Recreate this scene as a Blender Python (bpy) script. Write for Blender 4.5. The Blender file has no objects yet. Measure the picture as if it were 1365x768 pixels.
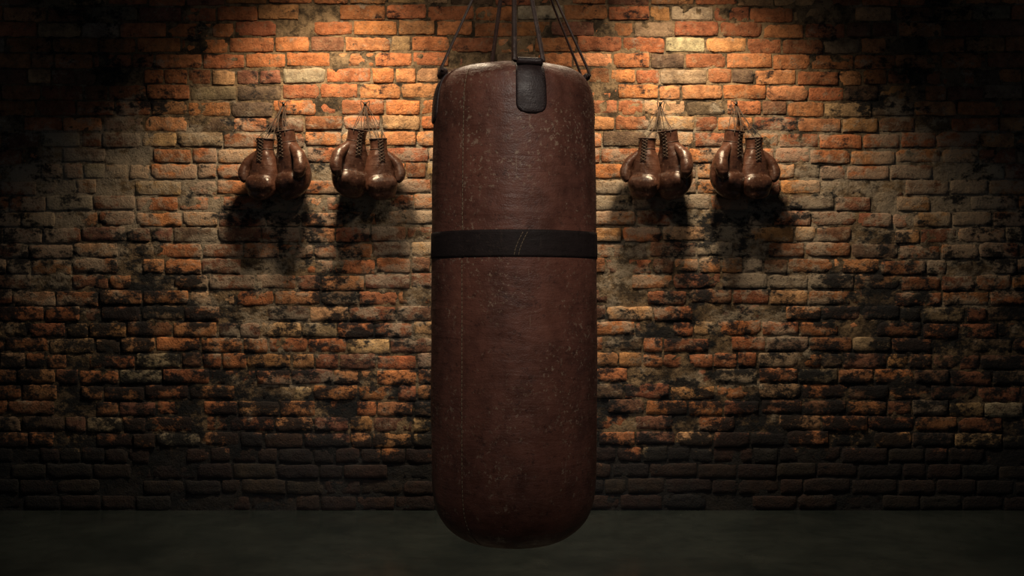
import bpy, math, random
import numpy as np
from mathutils import Vector, Matrix, noise, Euler
ZOOM=None
random.seed(7); np.random.seed(7)
sc = bpy.context.scene
try:
    sc.view_settings.view_transform = 'Standard'
    sc.view_settings.look = 'None'
except Exception: pass

# ------------------------------------------------------------ helpers
def link(o, parent=None):
    sc.collection.objects.link(o)
    if parent: o.parent = parent
    return o
def mesh_obj(name, V, F, mat=None, parent=None, smooth=True):
    me = bpy.data.meshes.new(name)
    me.from_pydata([tuple(v) for v in V], [], F)
    me.update()
    if mat: me.materials.append(mat)
    if smooth: me.polygons.foreach_set('use_smooth', [True]*len(me.polygons))
    return link(bpy.data.objects.new(name, me), parent)
def empty(name, loc=(0,0,0)):
    e = bpy.data.objects.new(name, None); e.location = loc; e.empty_display_size = .1
    return link(e)
class Geo:
    def __init__(s): s.V=[]; s.F=[]
    def add(s, V, F):
        b=len(s.V); s.V += [Vector(v) for v in V]; s.F += [tuple(i+b for i in f) for f in F]
    def obj(s, name, mat, parent=None, smooth=True): return mesh_obj(name, s.V, s.F, mat, parent, smooth)
def sweep(g, pts, section, closed=False, up=None):
    pts=[Vector(p) for p in pts]; n=len(pts); m=len(section); V=[]; prev=None
    for i,p in enumerate(pts):
        if closed: t=(pts[(i+1)%n]-pts[i-1])
        else: t=(pts[min(i+1,n-1)]-pts[max(i-1,0)])
        t.normalize()
        if up is not None: ref=Vector(up)
        elif prev is None: ref=Vector((0,0,1)) if abs(t.z)<.9 else Vector((0,1,0))
        else: ref=prev
        a=ref-t*ref.dot(t)
        if a.length<1e-5: a=t.orthogonal()
        a.normalize(); b=t.cross(a); prev=a
        for (u,v) in section: V.append(p+a*u+b*v)
    F=[]
    for i in range(n if closed else n-1):
        j=(i+1)%n
        for k in range(m):
            l=(k+1)%m; F.append((i*m+k,i*m+l,j*m+l,j*m+k))
    if not closed:
        F.append(tuple(range(m))[::-1]); F.append(tuple((n-1)*m+k for k in range(m)))
    g.add(V,F)
def circ(r,n=8): return [(r*math.cos(2*math.pi*k/n), r*math.sin(2*math.pi*k/n)) for k in range(n)]
def flat(w,t):
    w/=2;t/=2;c=t*.6
    return [(t,-w+c),(t,w-c),(t-c,w),(-t+c,w),(-t,w-c),(-t,-w+c),(-t+c,-w),(t-c,-w)]
def catmull(P, k=8):
    P=[Vector(p) for p in P]; out=[]
    Q=[2*P[0]-P[1]]+P+[2*P[-1]-P[-2]]
    for i in range(1,len(Q)-2):
        for s in range(k):
            t=s/k
            out.append(.5*((2*Q[i])+(-Q[i-1]+Q[i+1])*t+(2*Q[i-1]-5*Q[i]+4*Q[i+1]-Q[i+2])*t*t+(-Q[i-1]+3*Q[i]-3*Q[i+1]+Q[i+2])*t**3))
    out.append(P[-1]); return out
def interp(tab, x, c):
    return float(np.interp(x,[r[0] for r in tab],[r[c] for r in tab]))

# ------------------------------------------------------------ node helper
class N:
    def __init__(s,name):
        s.mat=bpy.data.materials.new(name); s.mat.use_nodes=True
        s.t=s.mat.node_tree; s.b=s.t.nodes['Principled BSDF']
        s.co=s.t.nodes.new('ShaderNodeTexCoord').outputs['Object']
    def set(s,k,v):
        if hasattr(v,'is_output'): s.t.links.new(v,s.b.inputs[k])
        else: s.b.inputs[k].default_value=v
    def _in(s,sock,v):
        if hasattr(v,'is_output'): s.t.links.new(v,sock)
        else: sock.default_value=v
    def map(s,scale=(1,1,1),loc=(0,0,0),vec=None):
        n=s.t.nodes.new('ShaderNodeMapping'); n.inputs['Scale'].default_value=scale; n.inputs['Location'].default_value=loc
        s.t.links.new(vec or s.co,n.inputs['Vector']); return n.outputs[0]
    def noise(s,scale,detail=4,rough=.55,vec=None,dist=0):
        n=s.t.nodes.new('ShaderNodeTexNoise'); n.inputs['Scale'].default_value=scale
        n.inputs['Detail'].default_value=detail; n.inputs['Roughness'].default_value=rough; n.inputs['Distortion'].default_value=dist
        s.t.links.new(vec or s.co,n.inputs['Vector']); return n.outputs['Fac']
    def voro(s,scale,vec=None,feature='F1'):
        n=s.t.nodes.new('ShaderNodeTexVoronoi'); n.feature=feature; n.inputs['Scale'].default_value=scale
        s.t.links.new(vec or s.co,n.inputs['Vector']); return n.outputs['Distance']
    def m(s,op,a,b=0.0,c=None):
        n=s.t.nodes.new('ShaderNodeMath'); n.operation=op
        s._in(n.inputs[0],a); s._in(n.inputs[1],b)
        if c is not None: s._in(n.inputs[2],c)
        return n.outputs[0]
    def step(s,x,lo,hi,a=0.,b=1.):
        n=s.t.nodes.new('ShaderNodeMapRange'); n.interpolation_type='SMOOTHSTEP'
        s._in(n.inputs['Value'],x); n.inputs['From Min'].default_value=lo; n.inputs['From Max'].default_value=hi
        n.inputs['To Min'].default_value=a; n.inputs['To Max'].default_value=b; return n.outputs[0]
    def mix(s,f,a,b,mode='MIX'):
        n=s.t.nodes.new('ShaderNodeMix'); n.data_type='RGBA'; n.blend_type=mode
        s._in(n.inputs['Factor'],f)
        for k,v in ((6,a),(7,b)):
            if isinstance(v,tuple) and len(v)==3: v=v+(1,)
            s._in(n.inputs[k],v)
        return n.outputs[2]
    def sep(s):
        n=s.t.nodes.new('ShaderNodeSeparateXYZ'); s.t.links.new(s.co,n.inputs[0]); return n.outputs
    def comb(s,x,y,z):
        n=s.t.nodes.new('ShaderNodeCombineXYZ'); s._in(n.inputs[0],x); s._in(n.inputs[1],y); s._in(n.inputs[2],z); return n.outputs[0]
    def bump(s,h,strength,dist,prev=None):
        n=s.t.nodes.new('ShaderNodeBump'); n.inputs['Strength'].default_value=strength; n.inputs['Distance'].default_value=dist
        s.t.links.new(h,n.inputs['Height'])
        if prev: s.t.links.new(prev,n.inputs['Normal'])
        return n.outputs[0]

# ------------------------------------------------------------ wall materials
def wall_mat(name, mortar):
    q=N(name)
    x,y,z=q.sep(); ax=q.m('ABSOLUTE',x)
    P=q.comb(ax,y,z)     # weathering roughly symmetric about the middle of the wall
    fin=q.noise(30,6,.75,P)
    if mortar:
        n=q.noise(9,5,.7,P); col=q.mix(q.step(n,.38,.62),(.035,.026,.018),(.25,.175,.105))
    else:
        a=q.t.nodes.new('ShaderNodeAttribute'); a.attribute_name='bcol'; col=a.outputs['Color']
        col=q.mix(q.step(q.noise(16,6,.7,P),.3,.7),q.mix(1.0,col,(.5,.47,.47),'MULTIPLY'),q.mix(1.0,col,(1.35,1.32,1.25),'MULTIPLY'))
        col=q.mix(q.m('MULTIPLY',q.step(q.noise(24,6,.75,q.map(loc=(8,8,2),vec=P)),.50,.66),.65),col,(.25,.175,.11))
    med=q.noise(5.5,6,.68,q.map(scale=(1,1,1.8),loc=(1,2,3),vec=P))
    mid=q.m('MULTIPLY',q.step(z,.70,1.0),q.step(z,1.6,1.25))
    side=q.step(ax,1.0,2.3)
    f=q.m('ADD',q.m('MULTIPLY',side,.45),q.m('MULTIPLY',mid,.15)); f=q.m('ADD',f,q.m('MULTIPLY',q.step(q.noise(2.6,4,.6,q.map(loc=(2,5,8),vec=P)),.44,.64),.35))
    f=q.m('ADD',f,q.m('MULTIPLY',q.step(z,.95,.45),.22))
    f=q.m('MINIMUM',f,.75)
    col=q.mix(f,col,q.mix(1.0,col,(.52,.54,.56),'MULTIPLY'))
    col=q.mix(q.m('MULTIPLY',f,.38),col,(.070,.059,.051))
    big=q.noise(1.1,3,.5,q.map(loc=(3.1,0,1.7),vec=P))
    hb=q.m('MULTIPLY',q.step(z,.6,1.2),q.step(z,2.0,1.5))
    pl=q.m('ADD',q.m('ADD',q.m('MULTIPLY',big,.5),med),q.m('MULTIPLY',fin,.45))
    pl=q.m('ADD',pl,q.m('MULTIPLY',hb,.12))
    plm=q.step(pl,1.03,1.16)
    col=q.mix(q.m('MULTIPLY',plm,.65),col,(.30,.26,.21))
    so=q.m('ADD',q.m('MULTIPLY',q.noise(1.5,3,.5,q.map(loc=(7.7,1,.4),vec=P)),.8),q.m('MULTIPLY',q.noise(7,6,.72,q.map(scale=(1,1,1.6),loc=(5,2,9),vec=P)),1.2))
    so=q.m('ADD',so,q.m('MULTIPLY',fin,.45))
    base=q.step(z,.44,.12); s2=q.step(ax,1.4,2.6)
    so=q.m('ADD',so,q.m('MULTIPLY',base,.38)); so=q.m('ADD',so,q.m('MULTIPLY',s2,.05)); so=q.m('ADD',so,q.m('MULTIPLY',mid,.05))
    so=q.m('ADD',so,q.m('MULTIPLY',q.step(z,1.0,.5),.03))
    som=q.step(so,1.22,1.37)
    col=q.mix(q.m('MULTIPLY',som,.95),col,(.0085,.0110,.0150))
    sp=q.step(q.noise(62,4,.75,P),.57,.67)
    col=q.mix(q.m('MULTIPLY',sp,.65),col,(.02,.014,.01))
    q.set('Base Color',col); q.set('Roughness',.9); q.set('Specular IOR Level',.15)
    h=q.m('ADD',q.m('MULTIPLY',fin,1.0),q.m('MULTIPLY',q.noise(110,4,.7,P),.4))
    q.set('Normal',q.bump(h,1.0,.011))
    return q.mat
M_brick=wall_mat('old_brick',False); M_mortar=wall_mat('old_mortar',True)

# ------------------------------------------------------------ brick wall
WX=5.2; H=3.3; CH=.0752
def wob(x,z): return .004*math.sin(x*1.7+z)+.003*math.sin(x*4.3+z*2.1)+.003*math.sin(x*9.1+z*5)
def build_wall():
    V=[];F=[];C=[];MI=[]
    pal=[((.46,.185,.082),5),((.37,.142,.068),4),((.50,.245,.115),3.4),((.28,.11,.06),3),((.20,.095,.065),2.2),((.50,.32,.18),1.8),((.25,.185,.13),1.3),((.12,.08,.06),1.3),((.38,.31,.23),.8)]
    cols=[p[0] for p in pal]; wts=[p[1] for p in pal]
    row=0; z0=.0
    while z0<H-.02:
        x = -WX - (0.10 if row%2 else 0) - random.uniform(0,.03)
        header = (row%6==3)
        while x<WX:
            L = random.uniform(.095,.125) if (header and random.random()<.7) or random.random()<.12 else random.uniform(.165,.228)
            j=random.uniform(.005,.011)
            cx=x+L/2; hx=(L-j)/2; hz=(CH-random.uniform(.005,.013))/2; cz=z0+CH/2+random.gauss(0,.0012)
            rec=random.gauss(0,.0018)
            if random.random()<.12: rec+=random.uniform(.003,.009)
            ty=random.gauss(0,.010); tz=random.gauss(0,.010)
            c=list(random.choices(cols,wts)[0]); k=random.uniform(.75,1.2)
            c=[min(1,a*k*random.uniform(.93,1.07)) for a in c]
            nu=13 if L>.15 else 8; nv=6
            eu=.004/hx; ev=.004/hz
            us=[-1]+list(np.linspace(-1+eu,1-eu,nu-2))+[1]; vs=[-1]+list(np.linspace(-1+ev,1-ev,nv-2))+[1]
            b=len(V); sd=random.uniform(0,100)
            er=random.choice([.0014,.0026,.0042])
            ch=[random.random()<.12 for _ in range(4)]; chs=random.uniform(.010,.022)
            for jv,v in enumerate(vs):
                for iu,u in enumerate(us):
                    px=u*hx; pz=v*hz
                    edge=(iu in(0,nu-1)) or (jv in (0,nv-1))
                    cor=(iu in(0,1,nu-2,nu-1)) and (jv in(0,nv-1)) or (iu in (0,nu-1) and jv in (0,1,nv-2,nv-1))
                    if cor: px*= (1-.004/hx*.5); pz*=(1-.003/hz*.6)
                    n=noise.noise(Vector((px*30+sd,pz*34,sd*.3)))
                    n2=noise.noise(Vector((px*42,pz*46+sd,sd)))
                    if edge: px+=n*er*2; pz+=n2*er*2
                    py=rec+px*ty+ (.0030 if edge else 0)+ n*.0024
                    for ci,(su,sv) in enumerate(((-1,-1),(1,-1),(-1,1),(1,1))):
                        if ch[ci]:
                            d=math.hypot(px-su*hx,pz-sv*hz)
                            if d<chs: py+=(1-d/chs)*.012
                    X=cx+px; Z=cz+pz+px*tz+wob(cx,cz)
                    V.append((X,py,Z)); C.append(c)
            for jv in range(nv-1):
                for iu in range(nu-1):
                    a=b+jv*nu+iu; F.append((a,a+1,a+nu+1,a+nu)); MI.append(0)
            ring=[b+i for i in range(nu)]+[b+k2*nu+nu-1 for k2 in range(1,nv)]+[b+(nv-1)*nu+i for i in range(nu-2,-1,-1)]+[b+k2*nu for k2 in range(nv-2,0,-1)]
            r0=len(V)
            for r in ring:
                p=V[r]; V.append((p[0],.03,p[2])); C.append(c)
            m=len(ring)
            for k2 in range(m):
                l=(k2+1)%m; F.append((ring[l],ring[k2],r0+k2,r0+l)); MI.append(0)
            x+=L
        z0+=CH; row+=1
    st=.016; nx=int(2*WX/st)+1; nz=int(H/st)+1; b=len(V)
    for k in range(nz):
        for i in range(nx):
            X=-WX+2*WX*i/(nx-1); Z=H*k/(nz-1)
            n=noise.noise(Vector((X*9,0,Z*9)))+.8*noise.noise(Vector((X*31,5,Z*31)))
            V.append((X,.0042+n*.0046,Z)); C.append((.15,.11,.07))
    for k in range(nz-1):
        for i in range(nx-1):
            a=b+k*nx+i; F.append((a,a+1,a+nx+1,a+nx)); MI.append(1)
    b=len(V)
    for X in(-WX,WX):
        for Y in(.02,.24):
            for Z in(0,H): V.append((X,Y,Z)); C.append((.15,.11,.07))
    for f in((0,1,3,2),(4,6,7,5),(0,4,5,1),(2,3,7,6),(0,2,6,4),(1,5,7,3)): F.append(tuple(b+i for i in f)); MI.append(1)
    me=bpy.data.meshes.new('wall_back'); me.from_pydata(V,[],F); me.update()
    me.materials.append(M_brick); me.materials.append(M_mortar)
    me.polygons.foreach_set('material_index',MI)
    me.polygons.foreach_set('use_smooth',[True]*len(F))
    at=me.color_attributes.new('bcol','FLOAT_COLOR','POINT')
    arr=np.ones((len(V),4),dtype=np.float32); arr[:,:3]=np.array(C); at.data.foreach_set('color',arr.ravel())
    return link(bpy.data.objects.new('wall_back',me))
build_wall()

# ------------------------------------------------------------ floor, ceiling
q=N('worn_concrete_floor')
n1=q.noise(1.6,6,.65); n2=q.noise(14,6,.7)
c=q.mix(q.step(n1,.3,.7),(.008,.0115,.0125),(.019,.0245,.0250)); c=q.mix(q.m('MULTIPLY',q.step(n2,.45,.75),.5),c,(.006,.008,.009))
q.set('Base Color',c); q.set('Roughness',q.step(q.noise(4,5,.6),.3,.7,.13,.28)); q.set('Normal',q.bump(q.noise(40,5,.6),.12,.002))
M_floor=q.mat
def slab(name,x0,x1,y0,y1,z0,z1,mat):
    V=[(x,y,z) for x in(x0,x1) for y in(y0,y1) for z in(z0,z1)]
    F=[(0,1,3,2),(4,6,7,5),(0,4,5,1),(2,3,7,6),(0,2,6,4),(1,5,7,3)]
    return mesh_obj(name,V,F,mat,None,False)
slab('floor',-WX,WX,-7.0,.24,-.1,0,M_floor)
q=N('dark_plaster'); q.set('Base Color',q.mix(q.noise(3,5),(.03,.028,.026),(.06,.055,.05))); q.set('Roughness',.9)
slab('ceiling',-WX,WX,-7.0,.24,H,H+.1,q.mat)

# ------------------------------------------------------------ leathers
def leather(name,dark,light,speck,speck_amt,rough=(.42,.62),grain=260,bs=.35,wr=True,spec=.45):
    q=N(name)
    n=q.noise(5,6,.65); n2=q.noise(28,5,.7)
    col=q.mix(q.step(q.m('ADD',n,q.m('MULTIPLY',n2,.5)),.55,.95),dark,light)
    clus=q.step(q.noise(4.5,5,.75,q.map(loc=(4,7,1))),.42,.56)
    sm=q.m('MULTIPLY',q.step(q.noise(95,3,.7),.57,.64),clus)
    sm2=q.step(q.noise(38,6,.8,q.map(loc=(1,9,3))),.61,.68)
    sm3=q.m('MULTIPLY',q.step(q.noise(55,4,.6,q.map(scale=(1,1,.12),loc=(3,1,2))),.69,.73),.6)
    s=q.m('MULTIPLY',q.m('MAXIMUM',q.m('MAXIMUM',sm,sm2),sm3),speck_amt)
    col=q.mix(s,col,speck)
    dk=q.step(q.noise(60,6,.8,q.map(loc=(6,2,7))),.54,.66)
    col=q.mix(q.m('MULTIPLY',dk,.6),col,tuple(a*.3 for a in dark))
    q.set('Base Color',col); q.set('Roughness',q.step(n2,.3,.7,rough[0],rough[1])); q.set('Specular IOR Level',spec)
    g=q.voro(grain); w=q.noise(9,5,.6,q.map(scale=(1,1,4.5)),.6)
    b=q.bump(g,bs*.5,.0015)
    if wr: b=q.bump(w,bs*.7,.008,b)
    b=q.bump(n2,bs*.7,.004,b)
    q.set('Normal',b)
    return q.mat
M_bag=leather('brown_bag_leather',(.074,.0265,.0165),(.160,.058,.036),(.34,.25,.17),.6,bs=.5)
M_band=leather('dark_band_leather',(.012,.008,.007),(.020,.013,.012),(.06,.04,.03),.3,rough=(.6,.75),spec=.25)
M_tab=leather('dark_tab_leather',(.017,.010,.010),(.030,.018,.017),(.09,.06,.05),.3,spec=.35)
M_strap=leather('strap_leather',(.03,.018,.014),(.06,.036,.028),(.15,.1,.08),.4,wr=False)
M_glove=leather('glove_leather',(.028,.0125,.0085),(.074,.031,.020),(.19,.115,.08),.45,rough=(.24,.42),grain=420,bs=.4)
M_cuff=leather('glove_cuff_leather',(.022,.011,.008),(.05,.024,.018),(.2,.12,.09),.3,grain=420,bs=.3)
q=N('linen_thread'); q.set('Base Color',q.mix(q.noise(60),(.12,.085,.05),(.24,.18,.11))); q.set('Roughness',.8); M_thread=q.mat
q=N('lace_cord'); q.set('Base Color',q.mix(q.noise(80),(.02,.012,.008),(.06,.035,.022))); q.set('Roughness',.8); M_lace=q.mat
q=N('dark_steel'); q.set('Base Color',q.mix(q.noise(50),(.05,.045,.04),(.12,.11,.10))); q.set('Metallic',1.); q.set('Roughness',.42); M_steel=q.mat
q=N('lamp_black_paint'); q.set('Base Color',q.mix(q.noise(30),(.01,.01,.01),(.02,.02,.02))); q.set('Roughness',.5); M_black=q.mat

# ------------------------------------------------------------ punching bag
BX,BY=.005,-2.32
bag=empty('punching_bag',(BX,BY,0))
prof=[(0.414,0.0),(0.415,.06),(0.419,.10),(0.428,.130),(0.443,.155),(0.465,.178),(0.495,.196),(0.535,.206),(.60,.2095),(.75,.2105),(1.0,.2105),(1.17,.2105),(1.30,.209),(1.42,.2065),(1.49,.2045),(1.53,.202),(1.557,.1975),(1.580,.189),(1.596,.176),(1.604,.162),(1.607,.150)]
P2=catmull([(r,0,z) for z,r in prof],10)
P2=[(max(p.x,0),p.z) for p in P2]
P2+=[(.13,1.606),(.10,1.602),(.06,1.60),(.0,1.60)]
def rprof(z):
    zs=[p[1] for p in P2 if p[0]>.15 or p[1]<1.5]; rs=[p[0] for p in P2 if p[0]>.15 or p[1]<1.5]
    return float(np.interp(z,zs,rs))
def disp(a,z):
    d=.0018*noise.noise(Vector((2.2*math.sin(a),2.2*math.cos(a),z*3.0)))+.0012*noise.noise(Vector((6*math.sin(a),6*math.cos(a),z*11)))
    return d
def bagpt(a,z,off=0):
    r=rprof(z)+disp(a,z)+off
    return Vector((r*math.sin(a),-r*math.cos(a),z))
seg=160;V=[];F=[]
SA=-math.radians(35.5)
dense=[]
for i in range(len(P2)-1):
    p,q2=P2[i],P2[i+1]; L=math.hypot(p[0]-q2[0],p[1]-q2[1]); k=max(1,int(L/.012))
    for s in range(k): dense.append((p[0]+(q2[0]-p[0])*s/k,p[1]+(q2[1]-p[1])*s/k))
dense=dense[1:]
for r,z in dense:
    for k in range(seg):
        a=2*math.pi*k/seg
        rr=r+disp(a,z)*min(1,r/.1)
        da=(a-SA+math.pi)%(2*math.pi)-math.pi
        rr+= .0012*math.exp(-((da-.02)/.025)**2) - .0016*math.exp(-((da+.012)/.012)**2)
        V.append((rr*math.sin(a),-rr*math.cos(a),z))
nr=len(dense)
for i in range(nr-1):
    for k in range(seg):
        l=(k+1)%seg; F.append((i*seg+k,i*seg+l,(i+1)*seg+l,(i+1)*seg+k))
b0=len(V); V.append((0,0,.414)); V.append((0,0,1.60))
for k in range(seg):
    l=(k+1)%seg; F.append((b0,l,k)); F.append((b0+1,(nr-1)*seg+k,(nr-1)*seg+l))
mesh_obj('bag_body',V,F,M_bag,bag)
secz=[(1.133,.0),(1.134,.0018),(1.14,.0022),(1.166,.0022),(1.192,.0022),(1.198,.0018),(1.199,.0)]
V=[];F=[]
for z,o in secz:
    for k in range(seg):
        a=2*math.pi*k/seg; V.append(bagpt(a,z,o if o else -.004))
for i in range(len(secz)-1):
    for k in range(seg):
        l=(k+1)%seg; F.append((i*seg+k,i*seg+l,(i+1)*seg+l,(i+1)*seg+k))
mesh_obj('band',V,F,M_band,bag)
def stitches(g,path,off_r=.0011,length=.0075,gap=.0045):
    pts=[Vector(p) for p in path]; d=[0]
    for i in range(1,len(pts)): d.append(d[-1]+(pts[i]-pts[i-1]).length)
    def at(s):
        i=int(np.searchsorted(d,s))-1; i=max(0,min(i,len(pts)-2)); t=(s-d[i])/(d[i+1]-d[i]+1e-9); return pts[i].lerp(pts[i+1],t)
    s=0
    while s+length<d[-1]:
        a,b,c=at(s),at(s+length/2),at(s+length)
        sweep(g,[a,b,c],circ(off_r,5)); s+=length+gap
g=Geo()
zs=np.linspace(.43,1.13,160); stitches(g,[bagpt(SA-.012+.006*math.sin(z*5),z,-.0003) for z in zs],.0009,.010,.001)
zs=np.linspace(1.2,1.595,90); stitches(g,[bagpt(SA-.012,z,-.0003) for z in zs],.0009,.010,.001)
g.obj('seam_stitching',M_thread,bag)
g=Geo()
for o in(0,.05):
    pth=[]
    for t in np.linspace(0,1,20):
        z=1.137+.059*t; a=.0+o+.110*(t**1.5); pth.append(bagpt(a,z,.0025))
    stitches(g,pth,.0008,.008,.0006)
g.obj('band_stitching',M_thread,bag)
apex=Vector((0,0,2.03))
for idx,deg in enumerate((11.5,101.5,191.5,281.5)):
    a0=math.radians(deg)
    hw=.037/.206; zb,zt=1.473,1.598
    nu,nv=17,22; V=[];F=[]
    for layer,off in((0,.0042),(1,-.003)):
        for j in range(nv):
            t=j/(nv-1); z=zb+(zt-zb)*t
            k=min(1,(z-zb)/.030); w=hw*(max(0,1-(1-k)**2.6))**(1/2.6)
            w=max(w,hw*.25)
            for i in range(nu):
                u=-1+2*i/(nu-1); e=abs(u)>.99 or j in(0,nv-1)
                V.append(bagpt(a0+w*u,z,(off-.0012 if e and layer==0 else off)))
    n=nu*nv
    for j in range(nv-1):
        for i in range(nu-1):
            a=j*nu+i; F.append((a,a+1,a+nu+1,a+nu)); F.append((n+a,n+a+nu,n+a+nu+1,n+a+1))
    for i in range(nu-1):
        F.append((i,n+i,n+i+1,i+1)); a=(nv-1)*nu+i; F.append((a,a+1,n+a+1,n+a))
    for j in range(nv-1):
        a=j*nu; F.append((a,a+nu,n+a+nu,n+a)); a=j*nu+nu-1; F.append((a,n+a,n+a+nu,a+nu))
    mesh_obj(f'tab_{idx+1}',V,F,M_tab,bag)
    g=Geo(); pth=[]
    for t in np.linspace(-1,1,50):
        if t<-.4: s=(t+1)/.6; u=-.86; z=1.575-(1.575-1.505)*s
        elif t>.4: s=(t-.4)/.6; u=.86; z=1.505+(1.575-1.505)*s
        else:
            ph=t/.4*math.pi/2; u=.86*math.sin(ph); z=1.505-.026*math.cos(ph)
        pth.append(bagpt(a0+hw*u,z,.0046))
    stitches(g,pth,.00055,.004,.003); g.obj(f'tab_stitching_{idx+1}',M_strap,bag)
    rad=Vector((math.sin(a0),-math.cos(a0),0)); tan=Vector((math.cos(a0),math.sin(a0),0))
    C=rad*.184+Vector((0,0,1.600))
    g=Geo(); sweep(g,[C+tan*s for s in np.linspace(-.031,.031,9)],circ(.0095,14),up=(0,0,1)); g.obj(f'sleeve_{idx+1}',M_tab,bag)
    e1=C-tan*.0355; e2=C+tan*.0305
    ap=apex+rad*.012
    ctr=[ap-tan*.004, e1.lerp(ap-tan*.004,.5)+Vector((0,0,-.002)), e1+Vector((0,0,.02)), e1+Vector((0,0,.004)), C-tan*.026, C+tan*.022, e2+Vector((0,0,.004)), e2+Vector((0,0,.02)), e2.lerp(ap+tan*.004,.5)+Vector((0,0,-.002)), ap+tan*.004]
    g=Geo(); sweep(g,catmull(ctr,8),flat(.0105,.0045),up=rad); g.obj(f'strap_{idx+1}',M_strap,bag)
g=Geo(); sweep(g,[Vector((0,0,2.06))+Vector((.03*math.cos(t),0,.035*math.sin(t))) for t in np.linspace(0,2*math.pi,32,False)],circ(.005,8),True); 
z=2.095+.028;k=0
while z<H-.05:
    pts=[]
    for t in np.linspace(0,2*math.pi,24,False):
        o=.011*math.cos(t); h=.024*math.sin(t)
        pts.append(Vector((o if k%2 else 0,0 if k%2 else o,z+h)))
    sweep(g,pts,circ(.0032,6),True); z+=.039;k+=1
sweep(g,[Vector((0,0,z-.03)),Vector((0,0,H-.012))],circ(.006,10))
sweep(g,[Vector((0,0,H-.014)),Vector((0,0,H))],circ(.05,24))
g.obj('hanging_chain',M_steel,bag)

# ------------------------------------------------------------ boxing gloves
def loft_rings(rings,n=28):
    V=[];F=[]
    for (cx,cy,cz,rx,ry,tx) in rings:
        for k in range(n):
            t=2*math.pi*k/n; c_,s_=math.cos(t),math.sin(t)
            e=.88; X=rx*math.copysign(abs(c_)**e,c_); Y=ry*math.copysign(abs(s_)**e,s_)
            V.append(Vector((cx+X,cy+Y*math.cos(tx),cz+Y*math.sin(tx))))
    m=len(rings)
    for i in range(m-1):
        for k in range(n):
            l=(k+1)%n; F.append((i*n+k,i*n+l,(i+1)*n+l,(i+1)*n+k))
    F.append(tuple(range(n))[::-1]); F.append(tuple((m-1)*n+k for k in range(n)))
    return V,F
def smooth_rings(R,k=5):
    A=np.array(R,dtype=float); out=[]
    Q=np.vstack([2*A[0]-A[1],A,2*A[-1]-A[-2]])
    for i in range(1,len(Q)-2):
        for s in range(k):
            t=s/k
            out.append(.5*((2*Q[i])+(-Q[i-1]+Q[i+1])*t+(2*Q[i-1]-5*Q[i]+4*Q[i+1]-Q[i+2])*t*t+(-Q[i-1]+3*Q[i]-3*Q[i+1]+Q[i+2])*t**3))
    out.append(A[-1]); 
    for o in out: o[3]=max(o[3],.001); o[4]=max(o[4],.001)
    return [tuple(o) for o in out]
def remeshed(g,voxel,it=6,name='tmp'):
    me=bpy.data.meshes.new(name); me.from_pydata([tuple(v) for v in g.V],[],g.F); me.update()
    o=bpy.data.objects.new(name,me); sc.collection.objects.link(o)
    m=o.modifiers.new('r','REMESH'); m.mode='VOXEL'; m.voxel_size=voxel; m.use_smooth_shade=True
    s=o.modifiers.new('s','SMOOTH'); s.iterations=it; s.factor=.5
    dg=bpy.context.evaluated_depsgraph_get(); dg.update()
    me2=bpy.data.meshes.new_from_object(o.evaluated_get(dg)); 
    bpy.data.objects.remove(o)
    for v in me2.vertices:      # soft dents of old padding
        n=noise.noise(v.co*22)*.0025+noise.noise(v.co*55)*.0012
        v.co += v.normal*n
    me2.polygons.foreach_set('use_smooth',[True]*len(me2.polygons))
    return me2
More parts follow.
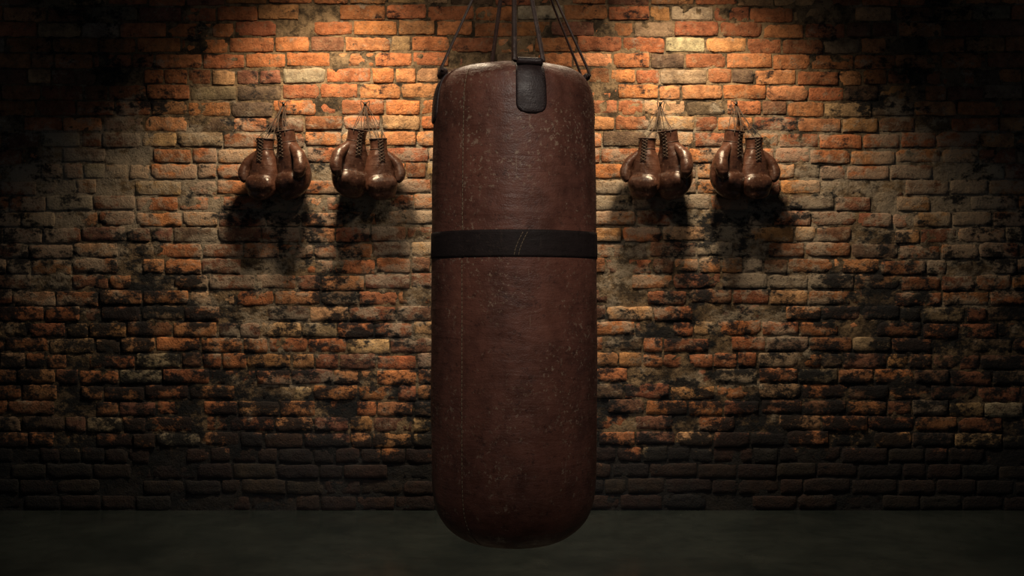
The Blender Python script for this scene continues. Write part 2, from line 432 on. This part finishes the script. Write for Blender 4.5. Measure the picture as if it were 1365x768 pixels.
# back of hand +Y, palm -Y, cuff mouth at z=0, fist toward -Z, thumb on +X
def make_glove_meshes():
    g=Geo()
    body=[(0,0,-.050,.031,.028,0),(0,0,-.02,.034,.031,0),(0,0,.0,.0365,.033,0),(0,0,.0035,.039,.0355,0),(0,0,0,.042,.039,0),
          (0,0,-.025,.0415,.0385,0),(0,0,-.05,.041,.039,0),(0,.002,-.075,.049,.045,0),(0,.005,-.105,.063,.053,0),(0,.007,-.14,.075,.061,.05),
          (0,.007,-.18,.081,.066,.1),(0,.002,-.22,.082,.068,.15),(0,-.006,-.252,.077,.064,.2),(0,-.014,-.278,.064,.053,.25),(0,-.018,-.295,.042,.036,.25),(0,-.019,-.302,.012,.012,.25)]
    g.add(*loft_rings(smooth_rings(body,4),32))
    n=20;m=12;VV=[];FF=[]
    for i in range(m+1):
        th=math.pi*i/m; st_=max(0,math.sin(th))**.7
        for k in range(n):
            ph=2*math.pi*k/n
            VV.append(Vector((.074*math.cos(th), -.044+.037*st_*math.cos(ph), -.228+.052*st_*math.sin(ph))))
    for i in range(m):
        for k in range(n):
            l=(k+1)%n; FF.append((i*n+k,(i+1)*n+k,(i+1)*n+l,i*n+l))
    g.add(VV,FF)
    me_body=remeshed(g,.0045,6,'glove_body')
    g=Geo()
    path=catmull([(.026,-.004,-.070),(.056,-.012,-.095),(.082,-.024,-.128),(.092,-.037,-.165),(.086,-.050,-.198),(.074,-.058,-.218)],5)
    rad=[.020,.027,.030,.031,.027,.013]
    V=[];n=20;m=len(path)
    for i,p in enumerate(path):
        t=(path[min(i+1,m-1)]-path[max(i-1,0)]).normalized(); a=(Vector((0,1,0))-t*t.y).normalized(); b=t.cross(a)
        r=float(np.interp(i/(m-1)*5,range(6),rad))
        for k in range(n): V.append(p+a*r*math.cos(2*math.pi*k/n)+b*r*.9*math.sin(2*math.pi*k/n))
    F=[(i*n+k,i*n+(k+1)%n,(i+1)*n+(k+1)%n,(i+1)*n+k) for i in range(m-1) for k in range(n)]
    F.append(tuple(range(n))[::-1]); F.append(tuple((m-1)*n+k for k in range(n)))
    g.add(V,F); me_th=remeshed(g,.004,6,'glove_thumb')
    g=Geo()
    tabb=sorted([(r[2],r[3],r[4],r[1]) for r in body[4:]])
    for sgn in(1,-1):
        pts=[Vector((sgn*(interp(tabb,z,1)-.0025),interp(tabb,z,3)+.004,z)) for z in np.linspace(-.02,-.275,30)]
        sweep(g,pts,circ(.0018,6))
    for zz in(-.002,-.052):
        R=(interp(tabb,zz,1)+.001,interp(tabb,zz,2)+.001)
        pts=[]
        for t in np.linspace(0,2*math.pi,36,False):
            c_,s_=math.cos(t),math.sin(t); e=.88
            pts.append(Vector((R[0]*math.copysign(abs(c_)**e,c_),R[1]*math.copysign(abs(s_)**e,s_),zz)))
        sweep(g,pts,circ(.0026 if zz>-.01 else .0014,6),True,up=(0,0,1))
    me_p=bpy.data.meshes.new('glove_piping'); me_p.from_pydata([tuple(v) for v in g.V],[],g.F); me_p.polygons.foreach_set('use_smooth',[True]*len(me_p.polygons))
    g=Geo()
    zs=np.linspace(-.008,-.115,8)
    for i in range(7):
        for s in(1,-1):
            za,zb=zs[i],zs[i+1]; pts=[]
            for t in np.linspace(0,1,6):
                z=za+(zb-za)*t; X=s*.014*(1-2*t); ry=interp(tabb,z,2); rx=interp(tabb,z,1)
                Y=interp(tabb,z,3)-ry*math.sqrt(max(0,1-(X/rx)**2))-.003-(.001 if s>0 else 0)
                pts.append(Vector((X,Y,z)))
            sweep(g,pts,circ(.0018,6))
    me_l=bpy.data.meshes.new('glove_laces'); me_l.from_pydata([tuple(v) for v in g.V],[],g.F); me_l.polygons.foreach_set('use_smooth',[True]*len(me_l.polygons))
    for me,mt in((me_body,M_glove),(me_th,M_glove),(me_p,M_cuff),(me_l,M_lace)):
        me.materials.clear(); me.materials.append(mt)
    return [('mitt',me_body),('thumb',me_th),('piping',me_p),('laces',me_l)]
GM=make_glove_meshes()
def place_pair(nx,nz,mir,var):
    """nx,nz: nail on wall. mir=+1: big glove to the right of the nail"""
    e=empty('boxing_gloves',(nx,0,nz))
    rnd=random.Random(var)
    specs=[ # dx, dy, cuff z, turn, lean, pitch, thumb side, scale
        (.022, -.112, -.133,  -38, 9, 5,  1, 1.05),
        (-.070,-.100, -.170,  -18, -2, 4, -1, .94)]
    for gi,(ox,oy,oz,rz,ln,pt,tm,sc_) in enumerate(specs):
        M=Matrix.Translation((mir*ox,oy,oz+rnd.uniform(-.004,.004)))
        M=M@Matrix.Rotation(math.radians(-mir*(ln+rnd.uniform(-1.5,1.5))),4,'Y')@Matrix.Rotation(math.radians(pt),4,'X')
        M=M@Matrix.Rotation(math.radians(mir*rz+rnd.uniform(-6,6)),4,'Z')@Matrix.Diagonal((mir*tm*sc_,sc_,sc_,1))
        for nm,me in GM:
            o=link(bpy.data.objects.new(f'{nm}_{gi+1}',me),e); o.matrix_local=M
        g=Geo(); nail=Vector((0,-.028,0))
        for k,lx in enumerate((-.03,-.012,.014,.031)):
            p=M@Vector((lx,(-.028 if k%2 else .024),-.004)); 
            mid=p.lerp(nail,.5)+Vector((rnd.uniform(-.012,.012),rnd.uniform(-.01,.0),rnd.uniform(-.015,.0)))
            sweep(g,catmull([p+Vector((0,0,-.02)),p,mid,nail+Vector((rnd.uniform(-.004,.004),rnd.uniform(-.004,.004),.003))],8),circ(.0019,6))
        g.obj(f'hanging_lace_{gi+1}',M_lace,e)
    g=Geo()
    for k in range(2):
        a=rnd.uniform(.2,.8)*(1 if k else -1)
        sweep(g,catmull([(0,-.028,0),(.015*a*2,-.03,.018),(.03*a,-.03,-.004),(.02*a,-.03,-.03)],6),circ(.0019,6))
    g.obj('knot',M_lace,e)
    g=Geo(); sweep(g,[(0,.02,-.004),(0,-.03,.0),(0,-.04,.004)],circ(.003,8)); sweep(g,[(0,-.038,.004),(0,-.042,.005)],circ(.007,12)); g.obj('nail',M_steel,e)
CZ=1.06
def wx(px): return (px-682.5)/280
def wz(py): return CZ+(384-py)/280
place_pair(wx(380),wz(141),1,1)
place_pair(wx(488),wz(141),-1,2)
place_pair(wx(879),wz(141),1,3)
place_pair(wx(979),wz(141),-1,4)

# ------------------------------------------------------------ lamps
def spot_lamp(name,loc,aim,energy,cone,blend,color,radius):
    e=empty(name,loc); loc=Vector(loc); aim=Vector(aim)
    d=(aim-loc).normalized(); R=d.to_track_quat('-Z','Y')
    ld=bpy.data.lights.new(name+'_bulb','SPOT'); ld.energy=energy; ld.spot_size=math.radians(cone); ld.spot_blend=blend; ld.color=color; ld.shadow_soft_size=radius
    lo=link(bpy.data.objects.new('bulb',ld),e); lo.rotation_mode='QUATERNION'; lo.rotation_quaternion=R
    g=Geo(); m=R.to_matrix(); n=24; V=[];F=[]; K=max(1,radius*1.3/.064)
    pr=[(.0,.16),(.03,.158),(.045,.13),(.055,.06),(.062,.012),(.064,.008)]
    for r,z in pr:
        for k in range(n):
            t=2*math.pi*k/n; V.append(m@Vector((max(r,.001)*math.cos(t)*K,max(r,.001)*math.sin(t)*K,z*K)))
    for i in range(len(pr)-1):
        for k in range(n): l=(k+1)%n; F.append((i*n+k,i*n+l,(i+1)*n+l,(i+1)*n+k))
    g.add(V,F); top=m@Vector((0,0,.15*K))
    sweep(g,[top,Vector((top.x,top.y,max(H-loc.z,top.z+.01)))],circ(.008,8)); 
    g.obj('housing',M_black,e)
warm=(1.0,.75,.47)
spot_lamp('wall_fill_spot',(-.78,-.64,2.76),(-.82,-.12,.35),205,104,.85,warm,.12)
spot_lamp('wall_fill_spot',(.78,-.64,2.76),(.82,-.12,.35),205,104,.85,warm,.12)
spot_lamp('wall_fill_spot',(0,-1.9,3.02),(0,0,1.45),42,96,1.0,(1,.80,.58),.12)  # added wash fill, not a known fixture: lifts the wall, softens glove shadows
spot_lamp('wall_fill_spot',(.30,-5.0,3.0),(.0,BY,1.30),185,30,.9,(1.0,.87,.76),.16)  # added fill lamp above the camera, housing included, to light the bag front
spot_lamp('wall_fill_spot',(-.55,-1.5,3.05),(-.1,BY,1.6),90,60,.8,(1,.80,.56),.05)
spot_lamp('wall_fill_spot',(.55,-1.5,3.05),(.1,BY,1.6),75,60,.8,(1,.80,.56),.05)

w=bpy.data.worlds.new('World'); sc.world=w; w.use_nodes=True
w.node_tree.nodes['Background'].inputs[0].default_value=(.75,.88,1,1); w.node_tree.nodes['Background'].inputs[1].default_value=.06

# ------------------------------------------------------------ camera
cd=bpy.data.cameras.new('camera'); cam=bpy.data.objects.new('camera',cd); link(cam)
cam.location=(0,-5.0,CZ); cam.rotation_euler=(math.pi/2,0,0)
cd.sensor_fit='HORIZONTAL'; cd.sensor_width=36; cd.lens=36*1400/1365; cd.clip_start=.05
if ZOOM:
    k=ZOOM[2]; cd.lens*=k; cd.shift_x=(ZOOM[0]-682.5)/1365*k; cd.shift_y=(384-ZOOM[1])/1365*k
sc.camera=cam
